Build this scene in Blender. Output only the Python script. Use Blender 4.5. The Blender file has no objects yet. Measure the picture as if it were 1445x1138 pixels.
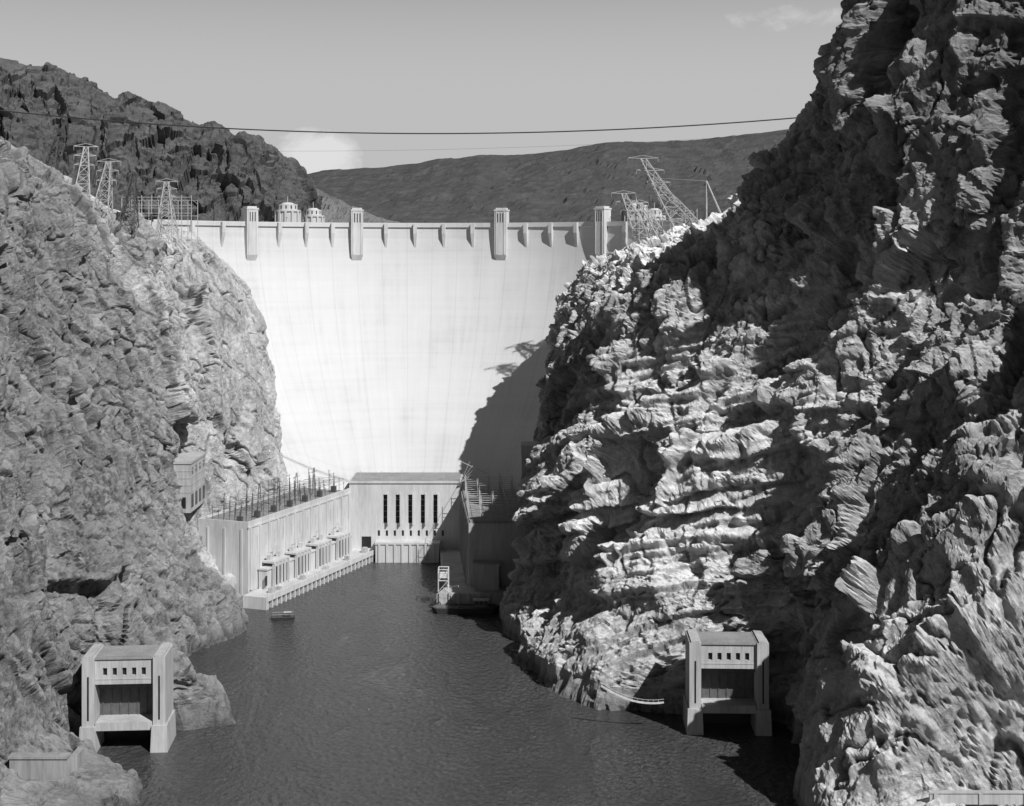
import bpy, bmesh, math, numpy as np
from mathutils import Vector, Matrix
scene=bpy.context.scene
CAMZ=160.0
# ------------------------------------------------------------------ materials
def newmat(name):
    m=bpy.data.materials.new(name); m.use_nodes=True
    nt=m.node_tree; b=nt.nodes['Principled BSDF']
    return m,nt,b
def N(nt,t,**k):
    n=nt.nodes.new(t)
    for a,v in k.items(): setattr(n,a,v)
    return n
def noise(nt,vec,scale,detail=4,rough=.55,dist=0.0):
    n=N(nt,'ShaderNodeTexNoise'); n.inputs['Scale'].default_value=scale; n.inputs['Detail'].default_value=detail
    n.inputs['Roughness'].default_value=rough; n.inputs['Distortion'].default_value=dist
    nt.links.new(vec,n.inputs['Vector']); return n.outputs['Fac']
def ramp(nt,fac,stops):
    r=N(nt,'ShaderNodeValToRGB'); cr=r.color_ramp
    while len(cr.elements)<len(stops): cr.elements.new(.5)
    for e,(p,v) in zip(cr.elements,stops):
        e.position=p; e.color=(v,v,v,1)
    nt.links.new(fac,r.inputs[0]); return r.outputs[0]
def mth(nt,op,a,b=None,c=None,clamp=False):
    m=N(nt,'ShaderNodeMath',operation=op); m.use_clamp=clamp
    for i,v in enumerate((a,b,c)):
        if v is None: continue
        if isinstance(v,(int,float)): m.inputs[i].default_value=v
        else: nt.links.new(v,m.inputs[i])
    return m.outputs[0]
def mapping(nt,vec,sc,rot=(0,0,0)):
    m=N(nt,'ShaderNodeMapping'); m.inputs['Scale'].default_value=sc; m.inputs['Rotation'].default_value=rot
    nt.links.new(vec,m.inputs['Vector']); return m.outputs[0]
def rock_mat(name,lo,hi,dust=.25,bump=1.0,tone=False):
    m,nt,b=newmat(name)
    tc=N(nt,'ShaderNodeTexCoord'); o=tc.outputs['Object']
    big=noise(nt,o,.03,3,.6,.4)
    fine=noise(nt,o,.5,6,.75)
    st=noise(nt,mapping(nt,o,(.3,.3,.06),(0.2,0.15,0)),1.0,3,.65,.5)
    f=mth(nt,'MULTIPLY',big,.34); f=mth(nt,'MULTIPLY_ADD',fine,.40,f); f=mth(nt,'MULTIPLY_ADD',st,.26,f)
    g=N(nt,'ShaderNodeNewGeometry'); sx=N(nt,'ShaderNodeSeparateXYZ'); nt.links.new(g.outputs['True Normal'],sx.inputs[0])
    nz=mth(nt,'MAXIMUM',mth(nt,'SUBTRACT',sx.outputs[2],.35),0.0)
    f=mth(nt,'MULTIPLY_ADD',nz,dust,f)
    mid=lo+(hi-lo)*.42
    c=ramp(nt,f,[(.37,lo),(.47,mid),(.57,mid*1.35),(.69,hi)])
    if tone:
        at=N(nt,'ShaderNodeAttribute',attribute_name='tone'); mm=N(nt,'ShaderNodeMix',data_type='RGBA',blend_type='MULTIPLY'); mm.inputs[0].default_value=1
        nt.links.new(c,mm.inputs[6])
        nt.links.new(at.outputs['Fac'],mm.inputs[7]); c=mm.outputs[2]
    nt.links.new(c,b.inputs['Base Color'])
    b.inputs['Roughness'].default_value=.95; b.inputs['Specular IOR Level'].default_value=.05
    h=noise(nt,mapping(nt,o,(1,1,1.5)),1.0,6,.76,.1)
    bp=N(nt,'ShaderNodeBump'); bp.inputs['Strength'].default_value=1; bp.inputs['Distance'].default_value=1.1*bump
    nt.links.new(h,bp.inputs['Height']); nt.links.new(bp.outputs[0],b.inputs['Normal'])
    return m
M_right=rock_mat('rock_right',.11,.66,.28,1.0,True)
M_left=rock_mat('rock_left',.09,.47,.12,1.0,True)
M_dark=rock_mat('rock_varnished',.045,.18,.06,1.2)
M_mesa=rock_mat('mesa_rock',.045,.10,.02,.5)
M_hill=rock_mat('hill_rock',.08,.25,.05,.8)
def conc_mat(name,lo,hi,sc=.15):
    m,nt,b=newmat(name)
    tc=N(nt,'ShaderNodeTexCoord'); o=tc.outputs['Object']
    f=mth(nt,'MULTIPLY',noise(nt,mapping(nt,o,(1,1,.25)),sc,5,.65),.55)
    f=mth(nt,'MULTIPLY_ADD',noise(nt,mapping(nt,o,(1.5,1.5,.12)),.8,4,.6),.45,f)
    c=ramp(nt,f,[(.34,lo),(.6,hi)])
    nt.links.new(c,b.inputs['Base Color']); b.inputs['Roughness'].default_value=.9; b.inputs['Specular IOR Level'].default_value=.1
    return m
M_conc=conc_mat('concrete',.30,.50)
M_concw=conc_mat('concrete_pale',.42,.60)
M_roof=conc_mat('roof_gravel',.20,.32)
M_concd=conc_mat('weathered_concrete',.20,.34,.3)
def flat_mat(name,v,rough=.7,metal=0):
    m,nt,b=newmat(name)
    tc=N(nt,'ShaderNodeTexCoord')
    c=ramp(nt,noise(nt,tc.outputs['Object'],.7,4),[(.3,v*.8),(.7,v*1.2)])
    nt.links.new(c,b.inputs['Base Color']); b.inputs['Roughness'].default_value=rough; b.inputs['Metallic'].default_value=metal
    return m
M_glass=flat_mat('dark_opening',.02,.3)
M_steel=flat_mat('galvanised_steel',.08,.6)
M_steell=flat_mat('aluminium_painted_steel',.40,.6)
M_steeld=flat_mat('dark_steel',.03,.6)
M_white=flat_mat('white_paint',.6,.5)
M_gate=flat_mat('gate_steel',.10,.6)
def dam_mat():
    m,nt,b=newmat('dam_concrete')
    uv=N(nt,'ShaderNodeUVMap'); s=N(nt,'ShaderNodeSeparateXYZ'); nt.links.new(uv.outputs[0],s.inputs[0])
    U,V=s.outputs[0],s.outputs[1]     # metres round the arch, metres of height
    tc=N(nt,'ShaderNodeTexCoord'); o=tc.outputs['Object']
    def line(x,per,w):
        f=mth(nt,'FRACT',mth(nt,'DIVIDE',x,per)); f=mth(nt,'ABSOLUTE',mth(nt,'SUBTRACT',f,.5))
        return mth(nt,'MINIMUM',mth(nt,'DIVIDE',mth(nt,'SUBTRACT',.5,f),w/per),1.0)
    l1=line(U,15.2,.5); l2=line(V,15.2,.4)
    st=N(nt,'ShaderNodeCombineXYZ'); nt.links.new(mth(nt,'MULTIPLY',U,.22),st.inputs[0]); nt.links.new(mth(nt,'MULTIPLY',V,.014),st.inputs[1])
    streak=noise(nt,st.outputs[0],1.0,5,.65)
    st2=N(nt,'ShaderNodeCombineXYZ'); nt.links.new(mth(nt,'MULTIPLY',U,.01),st2.inputs[0]); nt.links.new(mth(nt,'MULTIPLY',V,.35),st2.inputs[1])
    lift=noise(nt,st2.outputs[0],1.0,3,.6)
    patch=noise(nt,o,.03,5,.6)
    f=mth(nt,'MULTIPLY',streak,.36); f=mth(nt,'MULTIPLY_ADD',patch,.42,f); f=mth(nt,'MULTIPLY_ADD',lift,.22,f)
    c=ramp(nt,f,[(.34,.49),(.48,.585),(.66,.64)])
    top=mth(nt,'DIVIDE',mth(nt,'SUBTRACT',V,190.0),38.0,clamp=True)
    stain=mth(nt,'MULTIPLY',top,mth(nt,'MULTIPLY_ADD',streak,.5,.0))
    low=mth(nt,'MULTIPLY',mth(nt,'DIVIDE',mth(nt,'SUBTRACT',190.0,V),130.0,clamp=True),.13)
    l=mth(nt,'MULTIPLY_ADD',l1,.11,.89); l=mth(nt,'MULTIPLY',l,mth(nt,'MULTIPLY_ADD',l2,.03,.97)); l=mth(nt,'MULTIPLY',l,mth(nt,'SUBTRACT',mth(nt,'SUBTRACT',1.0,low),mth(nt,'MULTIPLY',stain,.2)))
    mx=N(nt,'ShaderNodeMix',data_type='RGBA',blend_type='MULTIPLY'); mx.inputs[0].default_value=1
    nt.links.new(c,mx.inputs[6]); nt.links.new(l,mx.inputs[7])
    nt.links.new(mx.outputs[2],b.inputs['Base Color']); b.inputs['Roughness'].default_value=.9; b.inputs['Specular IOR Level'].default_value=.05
    return m
M_dam=dam_mat()
def water_mat():
    m,nt,b=newmat('river_water')
    tc=N(nt,'ShaderNodeTexCoord'); o=tc.outputs['Object']
    b.inputs['Roughness'].default_value=.10; b.inputs['IOR'].default_value=1.33
    a=noise(nt,mapping(nt,o,(1,.7,1),(0,0,.4)),.55,4,.62,.5)
    c=noise(nt,mapping(nt,o,(1.6,.6,1),(0,0,.15)),.03,3,.6,1.0)
    nt.links.new(ramp(nt,c,[(.3,.045),(.7,.10)]),b.inputs['Base Color'])
    h=mth(nt,'MULTIPLY',a,mth(nt,'MULTIPLY_ADD',c,4.0,-.8))
    bp=N(nt,'ShaderNodeBump'); bp.inputs['Strength'].default_value=1; bp.inputs['Distance'].default_value=1.9
    nt.links.new(h,bp.inputs['Height']); nt.links.new(bp.outputs[0],b.inputs['Normal'])
    return m
M_water=water_mat()
# ------------------------------------------------------------------ numpy noise
def h32(ix,iy,iz,seed):
    h=(ix.astype(np.uint32)*np.uint32(374761393)+iy.astype(np.uint32)*np.uint32(668265263)+iz.astype(np.uint32)*np.uint32(2147483647)+np.uint32((seed*974634777+12345)&0xffffffff))
    h=(h^(h>>np.uint32(13)))*np.uint32(1274126177); h=(h^(h>>np.uint32(16)))*np.uint32(2246822519); h=h^(h>>np.uint32(15))
    return h
def f01(h): return (h&np.uint32(0xffffff)).astype(np.float32)/16777216.0
def vnoise(p,seed):
    i=np.floor(p).astype(np.int64); f=(p-i).astype(np.float32); w=f*f*f*(f*(f*6-15)+10)
    r=0
    for dx in (0,1):
        for dy in (0,1):
            for dz in (0,1):
                v=f01(h32(i[:,0]+dx,i[:,1]+dy,i[:,2]+dz,seed))
                r=r+v*(w[:,0] if dx else 1-w[:,0])*(w[:,1] if dy else 1-w[:,1])*(w[:,2] if dz else 1-w[:,2])
    return r*2-1
def fbm(p,seed,o=4,g=.5):
    r=0;a=1;s=0
    for k in range(o):
        r=r+a*vnoise(p*(2.03**k)+17.3*k,seed+k); s+=a; a*=g
    return r/s
def ridged(p,seed,o=3):
    r=0;a=1;s=0
    for k in range(o):
        r=r+a*(1-2.4*np.abs(vnoise(p*(2.1**k)+9.1*k,seed+k))); s+=a; a*=.5
    return r/s
def facet(p,seed,tilt=.9,step=.55):
    b=np.floor(p-.5).astype(np.int64); best=np.full(len(p),1e9,np.float32); out=np.zeros(len(p),np.float32)
    for dx in (0,1):
        for dy in (0,1):
            for dz in (0,1):
                ix,iy,iz=b[:,0]+dx,b[:,1]+dy,b[:,2]+dz
                h=h32(ix,iy,iz,seed); h2=h32(ix,iy,iz,seed+91)
                j1=(h&np.uint32(255)).astype(np.float32)/255; j2=((h>>np.uint32(8))&np.uint32(255)).astype(np.float32)/255; j3=((h>>np.uint32(16))&np.uint32(255)).astype(np.float32)/255
                ox=p[:,0]-(ix+.5+(j1-.5)*.85); oy=p[:,1]-(iy+.5+(j2-.5)*.85); oz=p[:,2]-(iz+.5+(j3-.5)*.85)
                d=ox*ox+oy*oy+oz*oz
                g1=(h2&np.uint32(255)).astype(np.float32)/127.5-1; g2=((h2>>np.uint32(8))&np.uint32(255)).astype(np.float32)/127.5-1; g3=((h2>>np.uint32(16))&np.uint32(255)).astype(np.float32)/127.5-1
                v=((h2>>np.uint32(24)).astype(np.float32)/127.5-1)*step+tilt*(ox*g1+oy*g2+oz*g3)
                m=d<best; best=np.where(m,d,best); out=np.where(m,v,out)
    return out
def blocks(s,a,T,L,seed,flat=1.0):
    # beds of uneven thickness about T broken by joints every ~L: stepped, blocky relief
    q=np.stack([s/(2.6*T),a/(9*T),s*0],1); s=s+1.5*T*vnoise(q,seed+40)
    ks=s/T; k=np.floor(ks).astype(np.int64); fr=ks-k
    off=f01(h32(k,k*0,k*0,seed+1)); ll=L*(.5+1.3*f01(h32(k,k*0+3,k*0,seed+2)))
    ja=a/ll+off*7; j=np.floor(ja).astype(np.int64); fj=ja-j
    r=f01(h32(k,j,k*0,seed)); lay=f01(h32(k,k*0+9,k*0,seed+4)); r3=f01(h32(k,j,k*0,seed+8)); r4=f01(h32(k,j,k*0,seed+9))
    slope=(.5-fr)*(.1+.9*r3)*flat+(fj-.5)*(r4-.5)*1.1
    edge=np.minimum(np.minimum(fj,1-fj)*ll,1.2)/1.2
    return (r-.5)*1.0+(lay-.5)*.55+slope-.35*(1-edge)
def warp(p,sc,amp,seed):
    return p+amp*np.stack([fbm(p*sc,seed+10*k,3) for k in range(3)],1)
def sstep(x,a,b):
    t=np.clip((x-a)/(b-a),0,1); return t*t*(3-2*t)
def segdist(y,z,pts):
    best=np.full(len(y),1e9)
    for (a,b),(c,d) in zip(pts[:-1],pts[1:]):
        vx,vy=c-a,d-b; t=np.clip(((y-a)*vx+(z-b)*vy)/(vx*vx+vy*vy),0,1)
        best=np.minimum(best,np.hypot(y-a-t*vx,z-b-t*vy))
    return best
def blur(d,n,m,k):
    D=d.reshape(n,m).copy()
    for _ in range(k):
        D[1:-1]=(D[:-2]+2*D[1:-1]+D[2:])/4; D[:,1:-1]=(D[:,:-2]+2*D[:,1:-1]+D[:,2:])/4
    return D.reshape(-1)
# ------------------------------------------------------------------ meshes
def link(o): scene.collection.objects.link(o); return o
def grid_obj(name,P,mat,smooth=False,uv=None,tone=None):
    n,m=P.shape[:2]; me=bpy.data.meshes.new(name)
    idx=np.arange(n*m).reshape(n,m)
    q=np.stack([idx[:-1,:-1],idx[1:,:-1],idx[1:,1:],idx[:-1,1:]],-1).reshape(-1,4)
    me.vertices.add(n*m); me.vertices.foreach_set('co',P.reshape(-1).astype(np.float32))
    me.loops.add(q.size); me.loops.foreach_set('vertex_index',q.reshape(-1).astype(np.int32))
    me.polygons.add(len(q)); me.polygons.foreach_set('loop_start',np.arange(0,q.size,4,dtype=np.int32))
    me.polygons.foreach_set('loop_total',np.full(len(q),4,dtype=np.int32))
    me.polygons.foreach_set('use_smooth',np.full(len(q),smooth))
    if uv is not None:
        l=me.uv_layers.new(name='UVMap'); l.data.foreach_set('uv',uv.reshape(-1,2)[q.reshape(-1)].reshape(-1).astype(np.float32))
    if tone is not None:
        a=me.attributes.new('tone','FLOAT','POINT'); a.data.foreach_set('value',tone.reshape(-1).astype(np.float32))
    me.update(calc_edges=True)
    me.materials.append(mat); return link(bpy.data.objects.new(name,me))
def gnormals(P,sign):
    a=np.gradient(P,axis=0); b=np.gradient(P,axis=1); n=np.cross(a,b); n/=np.linalg.norm(n,axis=2,keepdims=True)+1e-9
    return n*sign
def pchip(x,y,xq):
    x=np.asarray(x,float); y=np.asarray(y,float); h=np.diff(x); hs=h.reshape([-1]+[1]*(y.ndim-1))
    d=np.diff(y,axis=0)/hs; t=np.zeros_like(y)
    pr=d[:-1]*d[1:]; hm=np.where(pr>0,2*pr/(d[:-1]+d[1:]+np.where(d[:-1]+d[1:]==0,1e-9,0)),0)
    t[1:-1]=hm; t[0]=d[0]; t[-1]=d[-1]
    i=np.clip(np.searchsorted(x,xq,side='right')-1,0,len(x)-2); u=(xq-x[i])/h[i]
    sh=[-1]+[1]*(y.ndim-1); u=u.reshape(sh); hh=h[i].reshape(sh)
    return (2*u**3-3*u**2+1)*y[i]+(u**3-2*u**2+u)*hh*t[i]+(-2*u**3+3*u**2)*y[i+1]+(u**3-u**2)*hh*t[i+1]
def wall(stations,yq,seg):
    Ys=[s[0] for s in stations]; prof=[]
    for s in stations:
        a=np.array(s[1],float); t=np.arange(len(a)); tq=np.concatenate([np.linspace(i,i+1,seg[i],endpoint=False) for i in range(len(a)-1)]+[[len(a)-1]])
        prof.append(pchip(t,a,tq))
    prof=np.array(prof); R=pchip(Ys,prof,np.array(yq)); n,m=R.shape[:2]
    P=np.zeros((n,m,3)); P[...,0]=R[...,0]; P[...,2]=R[...,1]; P[...,1]=np.array(yq)[:,None]
    return P
Zl=[-12,8,30,55,85,115,145,170,195,225]
Zm=[-12,8,30,55,85,115,145,165,185,208]
def st(Y,xs,zs=Zl,side=-1,top=(60,12)):
    a=list(zip(xs,zs)); a.append((xs[-1]+side*top[0],zs[-1]+top[1])); a.append((xs[-1]+side*320,zs[-1]+top[1]+20)); return (Y,a)
Ls=[
 st(200,[-120,-125,-135,-146,-158,-168,-178,-188,-200,-215]),
 st(380,[-105,-112,-150,-160,-166,-172,-180,-189,-200,-215],[-12,2,7,45,85,115,145,165,185,208]),
 st(432,[-108,-114,-152,-158,-162,-168,-177,-187,-198,-213],[-12,2,8,45,85,115,145,165,185,208]),
 st(454,[-138,-142,-145,-150,-157,-165,-175,-186,-197,-212],Zm),
 st(472,[-136,-140,-142,-147,-155,-164,-174,-185,-196,-211],Zm),
 st(484,[-92,-99,-130,-144,-155,-164,-174,-185,-195,-210],Zm),
 st(510,[-108,-115,-132,-146,-157,-166,-176,-186,-195,-210],Zm),
 st(550,[-126,-131,-138,-149,-157,-166,-177,-188,-198,-213],Zm),
 st(600,[-113,-118,-136,-152,-160,-169,-178,-187,-195,-213],[-12,8,30,55,85,115,145,168,186,202]),
 st(655,[-124,-129,-146,-151,-158,-163,-171,-179,-194,-217],[-12,8,30,55,85,115,145,168,184,200]),
 st(700,[-131,-133,-134,-137,-144,-153,-164,-174,-190,-212],[-12,8,30,55,85,115,145,163,176,190]),
 st(750,[-113,-116,-120,-127,-134,-142,-153,-164,-181,-215],[-12,8,30,55,85,115,145,163,172,180]),
 st(800,[-100,-105,-113,-126,-132,-140,-154,-170,-183,-217],[-12,8,30,55,85,115,145,163,174,178]),
 st(850,[-110,-115,-125,-135,-145,-155,-165,-175,-187,-220],[-12,8,30,55,85,115,145,163,173,177]),
 st(1000,[-190,-192,-195,-200,-205,-210,-215,-220,-225,-240],[-12,8,30,55,85,115,145,163,173,177]),
]
def ysamp(lo,hi,vis0,vis1,step):
    return np.concatenate([np.arange(lo,vis0,5.0),np.arange(vis0,vis1,step),np.arange(vis1,hi+.1,5.0)])
RIBS=[([(640,215),(628,150),(640,90),(655,40)],10,18),([(585,250),(590,185),(600,120),(612,60),(606,15)],18,22),
      ([(548,262),(545,180),(556,110),(572,55)],20,24),([(512,270),(512,210),(515,150),(528,85),(535,30)],20,22),
      ([(475,230),(478,170),(482,110),(476,60)],15,19),([(425,140),(430,80),(418,20)],10,20)]
RIBL=[([(560,215),(575,150),(590,90),(600,20)],9,16),([(640,200),(660,140),(650,80)],5,14),([(500,150),(505,80),(486,10)],8,12)]
def disp(P,sign,seed,kind):
    n,m=P.shape[:2]
    Nn=gnormals(P,sign).reshape(-1,3); p=P.reshape(-1,3).copy()
    x0,y,z=p[:,0].copy(),p[:,1].copy(),p[:,2].copy()
    wy=y+16*fbm(p*.02,seed+70,3); wz=z+10*fbm(p*.02,seed+75,2)
    rib=np.zeros(len(p))
    for pts,a,wd in (RIBS if kind=='R' else RIBL):
        d_=segdist(wy,wz,pts)/wd; rib=np.maximum(rib,a*np.clip(1-d_*.75,0,1))
    if kind=='R':
        q=p.copy(); q[:,1]=p[:,1]+.45*p[:,2]; w=warp(q,.012,14,seed)
        A=np.clip(z/45,.2,1)*np.clip((745-y)/110,.15,1)
        big=ridged(w*np.array([.014,.022,.007]),seed+3,3)
        f1=facet(warp(p,.02,6,seed+5)*np.array([1/38,1/30,1/48]),seed+6,1.5,.55)
        f2=facet(warp(p,.03,4,seed+7)*np.array([1/21,1/18,1/27]),seed+8,1.4,.5)
        D=8*A*big+8.0*A*f1+4.2*A*f2+rib*np.clip((745-y)/80,.1,1)*np.clip(z/40,.3,1)-4*A
    else:
        q=p.copy(); q[:,1]=p[:,1]-.2*p[:,2]; w=warp(q,.012,10,seed)
        A=np.clip(z/60,.25,1)*np.clip((790-y)/90,.3,1)
        f1=facet(warp(q,.02,4,seed+5)*np.array([1/34,1/26,1/60]),seed+6,1.4,.5)
        D=(5.5*ridged(w*np.array([.014,.024,.007]),seed+3,3)+6.2*f1+rib-2.5)*A
    p=p+Nn*blur(D,n,m,4)[:,None]
    P2=p.reshape(n,m,3); Nn=gnormals(P2,sign)
    for _ in range(16):
        Nn[1:-1]=(Nn[:-2]+Nn[1:-1]+Nn[2:])/3; Nn[:,1:-1]=(Nn[:,:-2]+Nn[:,1:-1]+Nn[:,2:])/3
    Nn=(Nn/(np.linalg.norm(Nn,axis=2,keepdims=True)+1e-9)).reshape(-1,3)
    Bm=np.clip(z/9,.65,1)
    wp=warp(p,.05,1.8,seed+20)
    x,y,z=wp[:,0],wp[:,1],wp[:,2]
    n1=fbm(p*.018,seed+30,3)
    m2=np.clip(.45+2.0*fbm(p*.03,seed+33,2),0,1); m3=np.clip(.4+2.2*fbm(p*.045,seed+36,2),0,1)
    zone=0
    if kind=='R':
        zone=np.exp(-((z-75)/48)**4)*sstep(y,485,520)*(1-sstep(y,625,660))
        s=z+.12*y-.16*x+5*n1; al=y-.55*x
        mk=np.clip(.6+1.7*fbm(p*.012,seed+31,2)-.35*sstep(z,130,190)+.45*zone,.1,1.15)
        near=1-.5*sstep(-y,-440,-415)*(1-sstep(z,70,110))
        d=near*mk*(3.2*blocks(s,al,9.5,21,seed+1)+1.6*m2*blocks(s+.2*al,al+3,4.1,9,seed+2))
        d=d+zone*(5.2*blocks(s,al,12.5,44,seed+21,1.5)+1.6*blocks(s,al,5.2,26,seed+22,1.5))
        mk2=(1.2-mk*.75)*near*(1-.45*zone)
        d=d+mk2*3.2*facet(wp*np.array([1/13,1/11,1/17]),seed+260,1.5,.5)
        ds=(1-.5*zone)*(mk*.6*m3*blocks(s,al,1.9,4.6,seed+3)+mk2*(1.4*facet(wp*np.array([1/5.2,1/5.2,1/7]),seed+130,1.4,.5)))+near*.45*facet(wp*np.array([1/2.4,1/2.4,1/2.4]),seed+60,1.3,.5)
    else:
        s=.62*z+.70*y+.3*x+6*n1; al=.75*z-.6*y
        mk=np.clip(.5+1.7*fbm(p*.014,seed+31,2),.05,1.1)
        far=1-.62*sstep(y,645,700)
        d=far*mk*(2.6*blocks(s,al,11,32,seed+1)+1.2*m2*blocks(s+.2*al,al+3,4.6,14,seed+2))
        mk2=(1.2-mk*.6)*far
        d=d+mk2*2.8*facet(wp*np.array([1/13,1/11,1/24]),seed+200,1.5,.45)
        ds=mk*.4*m3*blocks(s,al,2.0,5.5,seed+3)*far+mk2*(1.1*facet(wp*np.array([1/5,1/5,1/9]),seed+110,1.3,.5))+.4*facet(wp*np.array([1/2.2,1/2.2,1/3]),seed+50,1.3,.5)*far
    d=blur(d,n,m,1)+ds
    # deep cracks
    cg=np.clip(.5+fbm(p*.02,seed+85,2)*2,0,1)
    cr=np.abs(fbm(p*np.array([.05,.05,.022]),seed+80,3)); c1=np.exp(-(cr/.035)**2)*cg
    cr=np.abs(fbm((p+np.array([0,0,1.0])*(.8*p[:,1:2]))*np.array([.07,.03,.07]),seed+95,3)); c2=np.exp(-(cr/.035)**2)*(1-cg*.6)
    d=d-(4.0*c1+2.8*c2)*(1-.4*zone)
    d=d+.5*fbm(p*.12,seed+50,3)+.3*fbm(p*.8,seed+60,2)
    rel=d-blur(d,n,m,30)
    p=p+Nn*(d*Bm)[:,None]
    jn=fbm(p*.07,seed+90,3)
    if kind=='L':
        ch=segdist(wy+5*jn,wz,[(632,205),(648,141),(652,106),(650,51),(636,6)])
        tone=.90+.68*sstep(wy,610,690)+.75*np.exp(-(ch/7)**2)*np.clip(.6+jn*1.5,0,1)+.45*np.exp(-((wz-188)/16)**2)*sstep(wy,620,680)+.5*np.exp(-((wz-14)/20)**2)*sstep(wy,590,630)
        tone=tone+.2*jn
    else:
        tone=1.06-.46*sstep(wz,145,195)*sstep(-wy,-620,-560)-.18*sstep(-wy,-505,-480)*sstep(wz,55,90)+.12*sstep(-wy,-440,-400)*(1-sstep(wz,60,90))+.45*sstep(wy,620,670)*sstep(wz,125,155)-.38*sstep(wy,590,640)*(1-sstep(wz,90,140))+.26*zone+.22*jn  # the darker upper term puts the cliff's shadow into the rock colour
    tone=tone*(1+.11*np.clip(rel,-3,1.5))  # shade and crack dirt put into the colour: hollows darker, bulges paler
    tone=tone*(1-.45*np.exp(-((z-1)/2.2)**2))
    return p.reshape(n,m,3),np.clip(tone,.25,1.75)
yl=ysamp(200,1000,395,830,.55)
PL=wall(Ls,yl,[10,38,56,56,62,62,60,54,48,54,50,30])
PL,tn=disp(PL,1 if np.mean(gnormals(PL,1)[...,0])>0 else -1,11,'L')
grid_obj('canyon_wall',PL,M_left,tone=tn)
Zr=[-12,8,30,55,85,115,145,170,200,240]
def sr(Y,xs,zs=Zr,top=(60,25)): return st(Y,xs,zs,1,top)
Rs=[
 sr(200,[100,110,150,190,230,260,285,300,315,330],[-12,8,30,50,70,90,110,130,150,170]),
 sr(345,[84,90,112,142,160,190,215,240,260,280],[-12,8,12,14,45,75,105,140,170,200]),
 sr(378,[84,90,112,144,156,180,203,225,245,265],[-12,8,13,16,45,78,110,150,190,225]),
 sr(398,[81,86,99,114,134,155,178,203,226,246],[-12,8,30,52,74,97,125,165,205,240]),
 sr(430,[83,88,101,116,137,160,184,204,222,242],[-12,8,30,55,85,115,145,180,220,255]),
 sr(458,[92,95,99,110,127,150,173,192,210,228],[-12,8,30,55,85,115,145,182,225,272]),
 sr(483,[90,94,98,106,120,140,158,173,187,202],[-12,8,30,55,85,115,145,185,240,295]),
 sr(500,[26,34,62,84,106,127,146,160,172,186],[-12,8,30,55,85,115,145,182,240,310]),  # here and next: tops raised out of view to shade the slope beyond
 sr(518,[11,19,48,70,94,118,137,151,161,174],[-12,8,30,55,85,115,145,180,238,312]),
 sr(550,[0,6,32,51,74,99,121,138,146,152],[-12,8,30,55,85,115,145,173,215,272]),
 sr(600,[-3,2,17,29,46,66,89,112,132,148],[-12,8,30,55,85,115,145,170,198,236]),
 sr(640,[-4,0,9,18,25,39,63,90,122,136],[-12,8,30,55,85,115,145,166,186,206]),
 sr(700,[0,4,9,15,19,27,42,64,92,120],[-12,8,30,55,85,115,143,160,174,190]),
 sr(760,[6,8,11,13,16,22,32,48,72,105],[-12,8,30,55,85,115,143,158,165,172]),
 sr(800,[8,12,18,24,30,38,48,60,78,112],[-12,8,30,55,85,115,143,158,166,172]),
 sr(860,[30,40,50,60,65,70,78,85,95,120],[-12,8,30,55,85,115,145,160,168,174]),
 sr(1000,[60,70,80,85,90,95,100,105,115,140],[-12,8,30,55,85,115,145,160,168,174]),
]
yr=ysamp(200,1000,370,790,.5)
PR=wall(Rs,yr,[10,38,66,70,74,76,76,76,80,90,60,30])
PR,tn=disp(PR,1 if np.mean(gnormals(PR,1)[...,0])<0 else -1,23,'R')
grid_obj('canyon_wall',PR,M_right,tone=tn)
# ------------------------------------------------------------------ background mountains
def ridge(name,pts,Yr,foot_dy,foot_z,back_dy,mat,seed,amp,nx=500,ny=160,scale=1.0,fac=True):
    pts=np.array(pts,float); xs=np.linspace(pts[0,0],pts[-1,0],nx); zs=np.interp(xs,pts[:,0],pts[:,1])
    v=np.linspace(-1,1,ny); P=np.zeros((nx,ny,3))
    for j,t in enumerate(v):
        if t<0: f=1+t; Y=Yr+t*foot_dy; Z=foot_z+(zs-foot_z)*f**1.15
        else: Y=Yr+t*back_dy; Z=zs-(zs-foot_z)*t*.9
        P[:,j,0]=xs; P[:,j,1]=Y; P[:,j,2]=Z
    n=gnormals(P,1)
    if n[...,2].mean()<0: n=-n
    p=P.reshape(-1,3); nn=n.reshape(-1,3); s=scale
    att=1.0-.6*np.exp(-(np.tile(v,nx)/.08)**2)
    d=amp*1.3*ridged(warp(p,.01/s,12*s,seed)*np.array([.02,.006,.006])/s,seed+1,3)
    if fac: d=d+amp*.8*facet(warp(p,.03/s,8*s,seed+2)*np.array([1/22,1/30,1/30])/s,seed+3)+amp*.35*facet(p*np.array([1/9,1/9,1/11])/s,seed+4)+amp*.16*facet(p/(4.5*s),seed+5)
    d=d*att+amp*.25*fbm(p*.08/s,seed+6,4)
    return grid_obj(name,(p+nn*d[:,None]).reshape(nx,ny,3),mat)
mp_=[(-640,330),(-480,310),(-355,297),(-340,289),(-324,293),(-300,281),(-296,283),(-280,272),(-271,277),(-259,266),(-240,263),(-226,255),(-205,253),(-195,243),(-189,247),(-169,238),(-160,229),(-156,228),(-146,209),(-136,180),(-128,140)]
ridge('mountain',[(x*1.08,160+(z-160)*1.08) for x,z in mp_],1080,110,150,200,M_dark,41,10,nx=650,ny=220)
ridge('hill',[(-330,240),(-240,228),(-190,226),(-150,206),(-115,190),(-80,178),(-40,150)],1300,260,140,200,M_hill,51,6,nx=260,ny=110)
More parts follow.
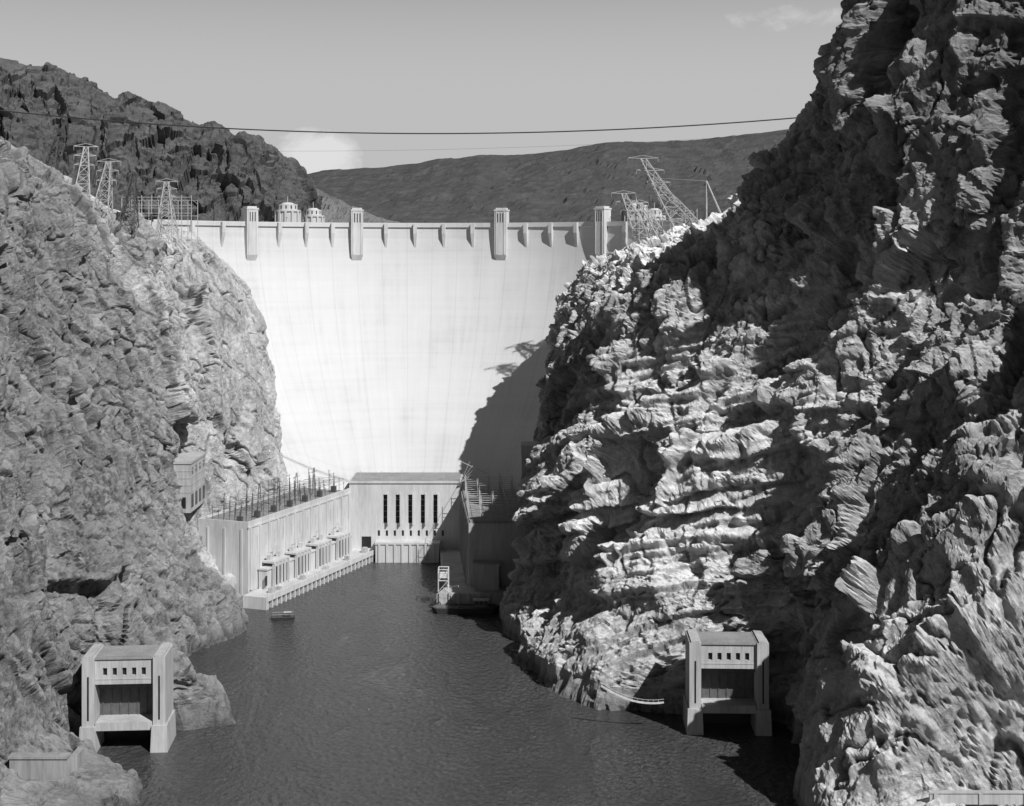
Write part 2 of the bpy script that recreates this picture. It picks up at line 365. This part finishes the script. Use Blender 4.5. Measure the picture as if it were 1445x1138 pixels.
ridge('mesa',[(-1500,260),(-700,285),(-387,309),(-330,316),(-240,322),(-107,339),(20,344),(88,351),(150,360),(192,366),(280,368),(361,374),(430,382),(510,391),(700,398),(1200,420),(1800,420)],2600,1000,150,900,M_mesa,61,6,nx=600,ny=200,scale=3.6)
def plane(name,x0,x1,y0,y1,z,mat):
    me=bpy.data.meshes.new(name); me.from_pydata([(x0,y0,z),(x1,y0,z),(x1,y1,z),(x0,y1,z)],[],[(0,1,2,3)]); me.materials.append(mat)
    return link(bpy.data.objects.new(name,me))
plane('river_water',-700,700,-300,880,0,M_water)
plane('reservoir_water',-500,600,876,2000,148,M_water)
plane('ground',-15000,15000,1990,30000,140,M_hill)
# ------------------------------------------------------------------ builder
class B:
    def __init__(s,name,mats,mat=Matrix.Identity(4)): s.n=name; s.m=mats; s.M=mat; s.v=[]; s.f=[]; s.mi=[]
    def add(s,vs,fs,mi):
        o=len(s.v); s.v+=[tuple(s.M@Vector(v)) for v in vs]; s.f+=[tuple(o+i for i in f) for f in fs]; s.mi+=[mi]*len(fs)
    def prism(s,poly,z0,z1,mi=0,top=None):
        n=len(poly); top=top or poly
        vs=[(x,y,z0) for x,y in poly]+[(x,y,z1) for x,y in top]
        fs=[tuple(reversed(range(n))),tuple(range(n,2*n))]+[(i,(i+1)%n,n+(i+1)%n,n+i) for i in range(n)]
        s.add(vs,fs,mi)
    def box(s,x0,x1,y0,y1,z0,z1,mi=0,t=0):
        s.prism([(x0,y0),(x1,y0),(x1,y1),(x0,y1)],z0,z1,mi,[(x0+t,y0+t),(x1-t,y0+t),(x1-t,y1-t),(x0+t,y1-t)])
    def cyl(s,x,y,r,z0,z1,mi=0,n=20,r2=None):
        r2=r if r2 is None else r2; c=[(math.cos(2*math.pi*i/n),math.sin(2*math.pi*i/n)) for i in range(n)]
        s.prism([(x+r*a,y+r*b) for a,b in c],z0,z1,mi,[(x+r2*a,y+r2*b) for a,b in c])
    def beam(s,p,q,w=.15,mi=0):
        p=Vector(p);q=Vector(q);d=q-p
        if d.length<1e-6: return
        u=d.orthogonal().normalized()*w; v=d.normalized().cross(u)
        vs=[p+u,p+v,p-u,p-v,q+u,q+v,q-u,q-v]
        s.add([tuple(a) for a in vs],[(0,1,2,3),(7,6,5,4),(0,4,5,1),(1,5,6,2),(2,6,7,3),(3,7,4,0)],mi)
    def done(s):
        me=bpy.data.meshes.new(s.n); me.from_pydata(s.v,[],s.f)
        for m in s.m: me.materials.append(m)
        me.polygons.foreach_set('material_index',s.mi); me.update()
        bm=bmesh.new(); bm.from_mesh(me); bmesh.ops.recalc_face_normals(bm,faces=bm.faces); bm.to_mesh(me); bm.free()
        return link(bpy.data.objects.new(s.n,me))
# ------------------------------------------------------------------ dam
XC,YC=-50.0,695.0; CR=165.0; CZ=178.0
prof=[(182,-12),(182,CZ+1.3),(181,CZ+1.3),(181,CZ),(166.2,CZ),(166.2,CZ+1.4),(164.6,CZ+1.4),(164.6,CZ-1.2),(165.6,CZ-1.6),(165.3,170)]
off=[(170,0),(160,1.2),(145,4.5),(130,9),(115,15),(100,22.5),(85,32),(70,43),(55,55),(40,67),(20,84),(0,101),(-12,111)]
zz=np.linspace(170,-12,90); oo=pchip([-o[0] for o in off],np.array([o[1] for o in off]),-zz)
pr=np.array(prof+[(165.3-o,z) for z,o in zip(zz[1:],oo[1:])])
th=np.radians(np.linspace(-62,64,260)); P=np.zeros((len(th),len(pr),3)); UV=np.zeros((len(th),len(pr),2))
P[...,0]=XC+np.sin(th)[:,None]*pr[None,:,0]; P[...,1]=YC+np.cos(th)[:,None]*pr[None,:,0]; P[...,2]=pr[None,:,1]
UV[...,0]=th[:,None]*CR+500; UV[...,1]=pr[None,:,1]+50
dam=bpy.data.objects.new('concrete_dam',None); link(dam)
d=grid_obj('arch_wall',P,M_dam,False,UV); d.parent=dam
def radial(t):
    c,s=math.cos(t),math.sin(t)
    return Matrix(((c,s,0,XC+s*CR),(-s,c,0,YC+c*CR),(0,0,1,0),(0,0,0,1)))
for sn in (-.62,-.265,.265,.62):
    b=B('crest_tower',[M_concw,M_glass,M_conc],radial(math.asin(sn)))
    b.prism([(-3.6,-3),(3.6,-3),(3.6,4),(-3.6,4)],160,CZ+8.4,0)
    b.prism([(-2.2,-.3),(2.2,-.3),(3.6,4),(-3.6,4)],154,160,0,[(-3.6,-3),(3.6,-3),(3.6,4),(-3.6,4)])
    b.box(-3.9,3.9,-3.3,4.3,CZ+8.4,CZ+9.3); b.box(-3.0,3.0,-2.4,3.4,CZ+9.3,CZ+10.3)
    for x in (-1.6,0,1.6): b.box(x-.3,x+.3,-3.06,-2.9,CZ+1.5,CZ+7,1)
    for x in (-2.4,2.4): b.box(x-.25,x+.25,-3.3,-2.95,160.5,CZ+8.4,0)
    o=b.done(); o.parent=dam
for sn in [-.79,-.705,-.53,-.44,-.35,-.16,-.053,.053,.16,.355,.445,.535,.70,.77]:
    b=B('crest_buttress',[M_concw],radial(math.asin(sn)))
    b.prism([(-.5,-.2),(.5,-.2),(1.1,1.5),(-1.1,1.5)],164,173,0,[(-1.1,-2.4),(1.1,-2.4),(1.1,1.5),(-1.1,1.5)])
    b.box(-1.1,1.1,-2.4,1.5,173,CZ+1.0)
    o=b.done(); o.parent=dam
b=B('crest_lamp_posts',[M_steel])
for t in np.radians(np.arange(-50,50,5.0)):
    x,y=XC+math.sin(t)*167,YC+math.cos(t)*167; b.beam((x,y,CZ),(x,y,CZ+4),.1); b.beam((x-.5,y,CZ+4),(x+.5,y,CZ+4),.25)
o=b.done(); o.parent=dam
def intake(x,y,r,zt):
    b=B('intake_tower',[M_concw,M_glass]); b.cyl(x,y,r,100,zt-6,0,24); b.cyl(x,y,r*1.1,zt-6,zt-5,0,24); b.cyl(x,y,r*.82,zt-5,zt-1.2,0,24); b.cyl(x,y,r*.6,zt-1.2,zt,0,24,r*.35); b.beam((x,y,zt),(x,y,zt+4),.2)
    for i in range(12):
        a=2*math.pi*i/12; b.prism([(x+math.cos(a+s_)*rr,y+math.sin(a+s_)*rr) for s_,rr in ((-.08,r),(-.08,r+.9),(.08,r+.9),(.08,r))],110,zt-6.0,0)
        b.prism([(x+math.cos(a+s_)*rr,y+math.sin(a+s_)*rr) for s_,rr in ((-.06,r*.8),(-.06,r*.835),(.06,r*.835),(.06,r*.8))],zt-4.2,zt-2,1)
    b.done()
intake(-148,935,8,194.5); intake(-136,970,7,192); intake(82,935,9,194); intake(98,975,7,192)
# ------------------------------------------------------------------ power plant
pp=bpy.data.objects.new('power_plant',None); link(pp)
def part(b): o=b.done(); o.parent=pp; return o
A=Vector((-121,650));Bv=Vector((-85,745)); D=(Bv-A).normalized(); Nr=Vector((D.y,-D.x))
L=(Bv-A).length
Mw=Matrix(((D.x,-Nr.x,0,A.x),(D.y,-Nr.y,0,A.y),(0,0,1,0),(0,0,0,1)))
b=B('west_wing',[M_concw,M_glass,M_roof,M_conc],Mw)
b.box(0,L,0,27,-5,36,0); b.box(.8,L-.8,.8,26.2,36,36.05,2)
b.box(0,L,0,.8,36.0,37.4,0); b.box(0,.8,.8,26.2,36.0,37.4,0); b.box(0,L,26.2,27,36.0,37.4,0)
b.box(-.35,L,-.35,-.002,34.4,35.2,0)
for i in range(13):
    x=2+i*(L-4)/12; b.box(x-.9,x+.9,-.7,-.001,6,34.3,0)
for i in range(24):
    x=3.9+i*(L-6)/24; b.box(x-.35,x+.35,-.06,-.003,24,30,3)
for j in range(3): b.box(-.35,-.002,3+j*9,4+j*9,-4,34,0)
part(b)
b=B('generator_gallery',[M_concw,M_glass,M_conc],Mw)
b.box(8,L-8,-5,-.75,5.2,14,0); b.box(7.6,L-7.6,-5.5,-.75,14,14.8,0)
for g in range(4):
    x0=12+g*21
    b.box(x0,x0+14,-6.4,-5.6,5.2,16.5,0) ; b.box(x0-.4,x0+14.4,-6.8,-.75,16.5,17.4,0)
    for kx in range(4):
        xx=x0+1.1+kx*3.1; b.box(xx,xx+2.0,-6.46,-6.35,6.2,14.8,1)
    for kx in range(5): b.box(x0+kx*3.25,x0+kx*3.25+.9,-7.0,-6.4,5.2,16.5,0)
    b.box(x0+1,x0+3,-4,-2,17.4,20,0); b.box(x0+10,x0+12,-4,-2,17.4,20,0)
    b.beam((x0+5,-3,17.4),(x0+5,-3,23),.12,2); b.beam((x0+8,-3,17.4),(x0+8,-3,23),.12,2); b.beam((x0+5,-3,22.5),(x0+8,-3,22.5),.12,2)
for g in range(4): b.box(12+g*21-5.4,12+g*21-3.6,-5.06,-4.95,7,11.5,1)
part(b)
b=B('tailrace_deck',[M_concw,M_glass,M_conc],Mw)
b.box(-7,L+4,-14,-.8,4.0,5.2,0); b.box(-7,L+4,-14.3,-13.7,3.6,6.0,0)
for i in range(27):
    x=-6.6+i*4.1; b.box(x,x+1.1,-14,-8,-4,4.0,0)
b.box(-7,L+4,-8,-7,-4,4.0,1); b.box(-7.4,-6.8,-14,5,-4,5.6,0)
for i in range(40): b.beam((-6+i*2.7,-13.9,6.0),(-6+i*2.7,-13.9,7.1),.06,2)
b.beam((-6,-13.9,7.1),(L+3,-13.9,7.1),.07,2)
for i,(xx,ww,hh) in enumerate([(2,3,2.4),(9,1.6,1.5),(31,2,1.8),(54,2.2,1.6),(77,1.8,2),(96,3,2.6)]): b.box(xx,xx+ww,-11.5,-9.3,5.2,5.2+hh,2)
part(b)
b=B('central_block',[M_concw,M_glass,M_roof,M_conc])
X0,X1,Y0=-85.5,-27,745
sl=[-66.5,-60,-53.4,-46.8,-40.2]; hw=1.15
xs=[X0]+sum([[x-hw,x+hw] for x in sl],[])+[X1]
for i in range(0,len(xs),2): b.box(xs[i],xs[i+1],Y0,Y0+3,19,34,0)
b.box(X0,X1,Y0,Y0+30,34,40,0); b.box(X0,X1,Y0+3,Y0+30,-5,34,0)
for x in sl:
    b.box(x-hw,x+hw,Y0+1.9,Y0+2.4,19,34,1)
    for zc in (22,25,28,31): b.box(x-hw,x+hw,Y0+1.7,Y0+1.9,zc-.12,zc+.12,3)
    b.box(x+hw+.0,x+hw+.6,Y0-2.2,Y0-.002,18.5,34.6,0)
b.box(X0,X1,Y0,Y0+3,-5,12.2,0); b.box(X0,X1,Y0,Y0+3,15.2,19,0)
wx=[-70+i*4.2 for i in range(9)]; px_=X0
for x in wx: b.box(px_,x-.6,Y0,Y0+3,12.2,15.2,0); b.box(x-.6,x+.6,Y0+.8,Y0+1,12.2,15.2,1); px_=x+.6
b.box(px_,X1,Y0,Y0+3,12.2,15.2,0)
b.box(X0-.5,X1+.5,Y0-.6,Y0+30.5,40,41,0); b.box(X0+.5,X1-.5,Y0+.6,Y0+29.5,41,41.06,2)
b.box(-71,-38,Y0-8,Y0-.001,-5,9.4,0); b.box(-71.4,-37.6,Y0-8.5,Y0-.001,9.4,10.2,0)
for i in range(8): b.box(-69.5+i*4,-68.4+i*4,-8.6+Y0,-8.0+Y0,-4,9.4,0)
b.box(-79,-74,Y0-.08,Y0+.1,6,12,1)
for i in range(5): b.beam((-80+i*11,Y0+4,41),(-80+i*11,Y0+4,46),.15,3)
part(b)
b=B('east_wing',[M_conc,M_glass,M_roof])
b.prism([(-20,655),(16,655),(16,746),(-26.9,746)],-5,36,0); b.prism([(-19.4,655.6),(15,655.6),(15,744),(-26,744)],36,36.8,2)
for i in range(10):
    t=(i+.5)/10; x=-20-6.9*t; y=655+91*t; b.box(x-1.0,x+.3,y-.9,y+.9,5,34,0)
b.prism([(-29,648),(-20.2,648),(-27.2,744.8),(-38,744.8)],-5,5.5,0)
b.prism([(-34,640),(2,640),(2,654.8),(-30,654.8)],-5,7,0)
for i in range(8): b.box(-33+i*4.4,-32+i*4.4,639.2,640,-4,7.6,0)
b.box(-17,-6,647,654,7,18,0); b.box(-18,-5,646.4,654.9,18,18.8,0)
part(b)
b=B('gantry_crane',[M_white,M_steeld])
for x in (-33.5,-29):
    for y in (644,650): b.beam((x,y,7),(x,y,17),.25)
for z in (12,17):
    for (p,q) in (((-33.5,644),(-29,644)),((-33.5,650),(-29,650)),((-33.5,644),(-33.5,650)),((-29,644),(-29,650))): b.beam((*p,z),(*q,z),.25)
b.beam((-33.5,644,7),(-29,644,12),.15); b.beam((-33.5,644,12),(-29,644,17),.15); b.box(-33,-29.5,644.5,649.5,13,14.8,0); b.done()
b=B('moored_barge',[M_steeld,M_gate,M_steell])
b.prism([(-33,631),(-9,631),(-7,634.5),(-9,638),(-33,638),(-35,634.5)],-.5,2.6,0,[(-34,630.6),(-8,630.6),(-5.6,634.5),(-8,638.4),(-34,638.4),(-36.4,634.5)])
b.prism([(-33.4,631),(-8.6,631),(-6.4,634.5),(-8.6,638),(-33.4,638),(-35.6,634.5)],2.6,2.66,1)
b.box(-17,-11,632.4,636.8,2.66,5.6,1); b.box(-17.5,-10.5,632,637.2,5.6,5.9,2)
for i in range(3): b.box(-16.3+i*2,-15.1+i*2,632.33,632.42,3.9,5.0,0)
b.beam((-24,634.5,2.6),(-24,634.5,12),.2,2); b.beam((-24,634.5,4.5),(-31,634.5,11),.14,2); b.beam((-24,634.5,12),(-31,634.5,11),.05,2)
for i in range(9): b.beam((-33+i*2.8,630.9,2.6),(-33+i*2.8,630.9,3.7),.05,2)
b.beam((-33,630.9,3.7),(-10.6,630.9,3.7),.05,2); b.done()
b=B('transformer_rack',[M_steel],Mw)
for i in range(20):
    x=3+i*5.1
    for y in (3,9,15,21):
        h=5+2.2*((i*7+y)%4); b.beam((x,y,36),(x,y,36+h),.12); b.beam((x-1.2,y,36+h-.6),(x+1.2,y,36+h-.6),.08)
    b.beam((x,3,42.5),(x,21,42.5),.1); b.beam((x,3,41.0),(x,21,41.0),.07)
    if i%3==0:
        b.box(x-.9,x+.9,5,7.5,36.1,39.2); b.cyl(x,6.2,.25,39.2,41,0,8)
for y in (3,9,15,21): b.beam((3,y,42),(100,y,42),.09); b.beam((3,y,40),(100,y,40),.06)
for i in range(4):
    x=30+i*18
    for s in (-1,1): b.beam((x+s*2,12,36),(x+s*.5,12,50),.16)
    for kz in range(4): b.beam((x-2+kz*.4,12,37+kz*3.4),(x+2-kz*.5,12,40+kz*3.4),.08)
    b.beam((x-3,12,48),(x+3,12,48),.14)
b.done()
b=B('transformer_rack',[M_steell])
for i in range(14):
    y=660+i*6.3; o_=5*(i/14)
    for x in (-20,-14,-8,-2,4):
        b.beam((x-o_,y,36),(x-o_,y,44+(i*5+x)%4),.16)
    b.beam((-20-o_,y,43.5),(4-o_,y,43.5),.13); b.beam((-20-o_,y,41.5),(4-o_,y,41.5),.09)
for x in (-20,-14,-8,-2,4): b.beam((x,660,44),(x-5,742,44),.1)
for i in range(6): b.beam((-27,742,41+i*.01),(-22+i*2.2,742,52-i),.13)
b.beam((-27,742,52),(-14,742,46),.2); b.done()
def adit(x0,x1,y0,y1,z0,z1,side):
    b=B('adit_building',[M_conc,M_glass]); b.box(x0,x1,y0,y1,z0,z1,0); b.box(x0-.4,x1+.4,y0-.4,y1+.4,z1,z1+1,0)
    n=4; w=(y1-y0)/n; X=x1 if side>0 else x0
    for i in range(n):
        yc=y0+(i+.5)*w
        b.box(X-.1,X+.1,yc-w*.28,yc+w*.28,z0+2,z0+8,1)
        b.box(X-.1,X+.1,yc-w*.15,yc+w*.15,z1-5,z1-2,1)
    for i in range(3):
        xc=x0+(i+.5)*(x1-x0)/3; b.box(xc-1,xc+1,y0-.1,y0+.1,z0+2,z0+7,1)
    for kz in range(4): b.box(x0-.15,x1+.15,y0-.15,y1+.15,z0+9+kz*3.2,z0+9.4+kz*3.2,0)
    b.done()
adit(-163,-144.5,637,668,44,66,1); adit(5,26,736,752,36,60,-1)
# ------------------------------------------------------------------ canyon wall outlet works
def valve_house(cx,cy,rot):
    M=Matrix.Translation((cx,cy,0))@Matrix.Rotation(rot,4,'Z')@Matrix.Diagonal((.93,1,.94,1))
    b=B('outlet_valve_house',[M_conc,M_glass,M_gate,M_roof],M)
    b.box(-10,10,0,14,23,26,0); b.box(-10,10,0,14,28.6,31.6,0)
    ws=[-6.6+i*3.3 for i in range(5)]; p=-10
    for x in ws: b.box(p,x-.75,0,1.6,26,28.6,0); b.box(x-.75,x+.75,.9,1.1,26,28.6,1); p=x+.75
    b.box(p,10,0,1.6,26,28.6,0); b.box(-10,10,1.6,14,26,28.6,0)
    for s in (-1,1):
        x0,x1=sorted((s*10.002,s*14.2))
        b.box(x0,x1,-1.2,14.5,9,32.4,0)
        b.box(x0+.6,x1-.6,-1.2,14,32.4,33.0,0)
        b.box((x0+x1)/2-.3,(x0+x1)/2+.3,-1.27,-1.1,11,26,1)
        xa,xb=sorted((s*9.6,s*14.8)); b.prism([(xa-.6,-2.4),(xb+.6,-2.4),(xb+.6,14.6),(xa-.6,14.6)],-6,9,0,[(xa,-1.8),(xb,-1.8),(xb,14.55),(xa,14.55)])
    b.box(-10,10,-.5,14,31.6,32.2,3); b.box(-10,10,-.12,-.002,24.6,25.0,0)
    b.box(-9.7,9.7,-1.0,14,7.4,10.2,0)
    b.box(-10,10,7,7.6,10.2,23,2)
    for i in range(7): b.box(-9+i*3,-8.6+i*3,6.7,7.0,10.2,20,2)
    b.box(-10,10,4.2,5,20.5,22,2); b.box(-10,10,10.5,14.4,-6,7.4,1)
    for i in range(7): b.beam((-9+i*3,0,32.2),(-9+i*3,0,33.3),.06,3)
    b.beam((-9,0,33.3),(9,0,33.3),.06,3)
    return b.done()
valve_house(-125,457,math.radians(4)); valve_house(72.5,474,math.radians(-2))
# ------------------------------------------------------------------ cables
def cable(name,p,q,sag,r,mat=M_steeld,n=60):
    cu=bpy.data.curves.new(name,'CURVE'); cu.dimensions='3D'; cu.bevel_depth=r; s=cu.splines.new('POLY'); s.points.add(n)
    p=Vector(p);q=Vector(q)
    for i in range(n+1):
        t=i/n; v=p.lerp(q,t); v.z-=4*sag*t*(1-t); s.points[i].co=(*v,1)
    cu.materials.append(mat); return link(bpy.data.objects.new(name,cu))
cable('cableway_cable',(-248,655,228),(140,628,222),10,.28)
cable('cableway_cable',(-220,668,211),(140,640,216),5,.04)
# ------------------------------------------------------------------ pylons
def pylon(x,y,z,h,w,lean=(0,0),arms=3,rot=0,mat=M_steel,th=1.0):
    M=Matrix.Translation((x,y,z))@Matrix.Rotation(rot,4,'Z')
    b=B('transmission_pylon',[mat],M); n=7; lv=[]
    for i in range(n+1):
        t=i/n; ww=w*(1-.8*t)/2; ox,oy=lean[0]*t,lean[1]*t; lv.append([Vector((ox+sx*ww,oy+sy*ww,h*t)) for sx,sy in ((-1,-1),(1,-1),(1,1),(-1,1))])
    for i in range(n):
        for k_ in range(4):
            b.beam(lv[i][k_],lv[i+1][k_],.32*th); b.beam(lv[i][k_],lv[i+1][(k_+1)%4],.16*th); b.beam(lv[i][(k_+1)%4],lv[i+1][k_],.16*th); b.beam(lv[i+1][k_],lv[i+1][(k_+1)%4],.14*th)
    for a in range(arms):
        c=(lv[n-a][0]+lv[n-a][2])/2; l=w*(.6-.05*a)
        for s in (-1,1):
            b.beam(c+Vector((0,-.4,0)),c+Vector((s*l,0,.3)),.2); b.beam(c+Vector((0,0,1.6)),c+Vector((s*l,0,.3)),.15); b.beam(c+Vector((s*l,0,.3)),c+Vector((s*l,0,-1.8)),.1)
    return b.done()
pylon(94,735,166,44,13,(-26,0),mat=M_steell,th=1.15); pylon(74,760,160,33,11,(-14,2),mat=M_steell,th=1.1); pylon(86,772,160,28,10,(-20,0),2,.5,mat=M_steell)
pylon(-186,640,172,30,9,(4,0),mat=M_steell); pylon(-178,655,168,28,9,(3,0),mat=M_steel); pylon(-200,655,180,30,9,(3,0),rot=.4,mat=M_steell); pylon(-170,698,170,26,9,(0,0),mat=M_steell); pylon(-213,648,190,24,8,(5,0))
# stiff-leg derrick boom on the right rim
b=B('derrick_crane',[M_steell])
base=Vector((100,728,172)); tip=Vector((72,734,200)); heel=Vector((100,728,198))
dv=(tip-base); u=Vector((0,1,0)); w_=dv.normalized().cross(u).normalized(); prev=None
for i in range(13):
    t=i/12; c=base+dv*t; r=.3+1.3*math.sin(math.pi*min(max(t,.05),.95)); q=[c+u*r+w_*r,c+u*r-w_*r,c-u*r-w_*r,c-u*r+w_*r]
    if prev:
        for k_ in range(4): b.beam(prev[k_],q[k_],.22); b.beam(prev[k_],q[(k_+1)%4],.13)
    for k_ in range(4): b.beam(q[k_],q[(k_+1)%4],.1)
    prev=q
b.beam(base,heel,.5); b.beam(heel,tip,.09); b.beam(heel,base+Vector((12,8,0)),.35); b.beam(heel,base+Vector((10,-10,0)),.35); b.beam(base,base+Vector((12,8,0)),.35)
b.beam(tip,tip-Vector((0,0,14)),.07); b.box(base.x-2.5,base.x+3,base.y-2,base.y+2.5,base.z-6,base.z+2.5); b.done()
b=B('switchyard_rack',[M_steell])
for i in range(8):
    x=-196+i*5; b.beam((x,712,166),(x,712,190),.22); b.beam((x,726,166),(x,726,188),.22); b.beam((x,712,188),(x,726,186),.14)
for z_ in (189,185,181): b.beam((-196,712,z_),(-161,712,z_),.17); b.beam((-196,726,z_-1),(-161,726,z_-1),.15)
b.done()
b=B('switchyard_rack',[M_steell])
for i in range(7):
    x=60+i*6; b.beam((x,735,160),(x,735,184),.22); b.beam((x,750,160),(x,750,183),.2); b.beam((x,735,183),(x,750,182),.12)
for z_ in (183,179): b.beam((60,735,z_),(96,735,z_),.18); b.beam((60,750,z_-1),(96,750,z_-1),.16)
b.done()
# ------------------------------------------------------------------ work barge
M=Matrix.Translation((-100.5,622,0))@Matrix.Rotation(.15,4,'Z')
b=B('work_barge',[M_steeld,M_conc,M_steel],M)
b.prism([(-4.6,-2),(4.6,-2),(4.6,2),(-4.6,2)],-.4,1.3,0,[(-5.2,-2.2),(5.2,-2.2),(5.2,2.2),(-5.2,2.2)]); b.box(-4.9,4.9,-2,2,1.3,1.35,2)
for x in (-4.8,-2.4,0,2.4,4.8):
    for y in (-2,2): b.beam((x,y,1.3),(x,y,2.7),.08)
for y in (-2,2): b.beam((-4.8,y,2.7),(4.8,y,2.7),.08,1); b.beam((-4.8,y,2),(4.8,y,2),.06)
b.box(.5,3.4,-1,1,1.35,3.1,2); b.box(.3,3.6,-1.2,1.2,3.1,3.25,1); b.done()
b=B('retaining_wall',[M_concd]); b.box(-150,-133,423,426,-3,9.6,0); b.box(-150.4,-132.6,422.6,426.4,9.6,10.3,0)
b.prism([(-133,423),(-131,427),(-131,434),(-133,434)],-3,9.2,0); b.done()
b=B('road_parapet',[M_conc]); b.box(111,160,376.5,377.3,14,17.0,0); b.box(110.8,160,376.2,377.6,17.0,17.4,0)
for i in range(4): b.box(112+i*12,113+i*12,376.2,376.5,14,17.0,0)
b.done()
b=B('gangway',[M_white]); pts=[]
for i in range(13):
    t=i/12; pts.append(Vector((30+21*t,478-2*t,12.5-5*t+2.2*(2*t-1)**2)))
for a,c in zip(pts[:-1],pts[1:]):
    b.beam(a,c,.35); b.beam(a+Vector((0,0,1.1)),c+Vector((0,0,1.1)),.07); b.beam(a,a+Vector((0,0,1.1)),.06)
b.done()
# ------------------------------------------------------------------ light
az=math.radians(39); el=math.radians(44)
sd=Vector((math.sin(az)*math.cos(el),-math.cos(az)*math.cos(el),math.sin(el)))
sun=bpy.data.lights.new('sun','SUN'); sun.energy=5.0; sun.angle=math.radians(.5); sun.color=(1,1,1)
so=link(bpy.data.objects.new('sun',sun)); so.rotation_euler=sd.to_track_quat('Z','Y').to_euler()
w=bpy.data.worlds.new('World'); scene.world=w; w.use_nodes=True; nt=w.node_tree; bg=nt.nodes['Background']
sky=N(nt,'ShaderNodeTexSky',sky_type='NISHITA'); sky.sun_disc=False; sky.sun_elevation=el; sky.sun_rotation=math.atan2(sd.x,sd.y); sky.altitude=500; sky.dust_density=.6
bw=N(nt,'ShaderNodeRGBToBW'); nt.links.new(sky.outputs[0],bw.inputs[0])
tc=N(nt,'ShaderNodeTexCoord'); g=tc.outputs['Generated']
def blob(d,r):
    dv=Vector(d).normalized(); vm=N(nt,'ShaderNodeVectorMath',operation='SUBTRACT'); nt.links.new(g,vm.inputs[0]); vm.inputs[1].default_value=dv
    mp=mapping(nt,vm.outputs[0],(1/r[0],.0,1/r[1])); ln=N(nt,'ShaderNodeVectorMath',operation='LENGTH'); nt.links.new(mp,ln.inputs[0])
    return mth(nt,'SUBTRACT',1.0,ln.outputs['Value'],clamp=True)
cl=mth(nt,'MULTIPLY_ADD',blob((-.138,1,.070),(.044,.030)),1.4,mth(nt,'MULTIPLY',blob((.20,1,.168),(.13,.018)),.7))
nz=noise(nt,mapping(nt,g,(1,1,1.8)),34,6,.66,.5)
c1=mth(nt,'MULTIPLY',mth(nt,'SUBTRACT',mth(nt,'ADD',cl,nz),.95),2.6,clamp=True)
c1=mth(nt,'MULTIPLY',c1,mth(nt,'GREATER_THAN',cl,.001))
x_=mth(nt,'POWER',mth(nt,'DIVIDE',bw.outputs[0],2.0),2.0)
lum=mth(nt,'MULTIPLY',mth(nt,'SMOOTH_MIN',x_,1.25,1.2),4.1)
# red-filter response: the sky falls off quickly in tone above the horizon haze
sz=N(nt,'ShaderNodeSeparateXYZ'); nt.links.new(g,sz.inputs[0])
fall=N(nt,'ShaderNodeMapRange',interpolation_type='SMOOTHSTEP'); nt.links.new(sz.outputs[2],fall.inputs[0])
fall.inputs[1].default_value=.11; fall.inputs[2].default_value=.34; fall.inputs[3].default_value=1.0; fall.inputs[4].default_value=.03
lum=mth(nt,'MULTIPLY',lum,fall.outputs[0])
mix=mth(nt,'MULTIPLY_ADD',c1,2.2,lum)
nt.links.new(mix,bg.inputs[0]); bg.inputs[1].default_value=.1
# ------------------------------------------------------------------ camera
cam=bpy.data.cameras.new('camera'); co=link(bpy.data.objects.new('camera',cam)); co.location=(0,0,CAMZ); co.rotation_euler=(math.radians(90),0,0)
cam.sensor_width=36; cam.lens=36*2000/1445; cam.shift_y=-209/1445; cam.clip_end=40000; cam.clip_start=1
scene.camera=co
scene.view_settings.view_transform='Standard'; scene.view_settings.look='None'
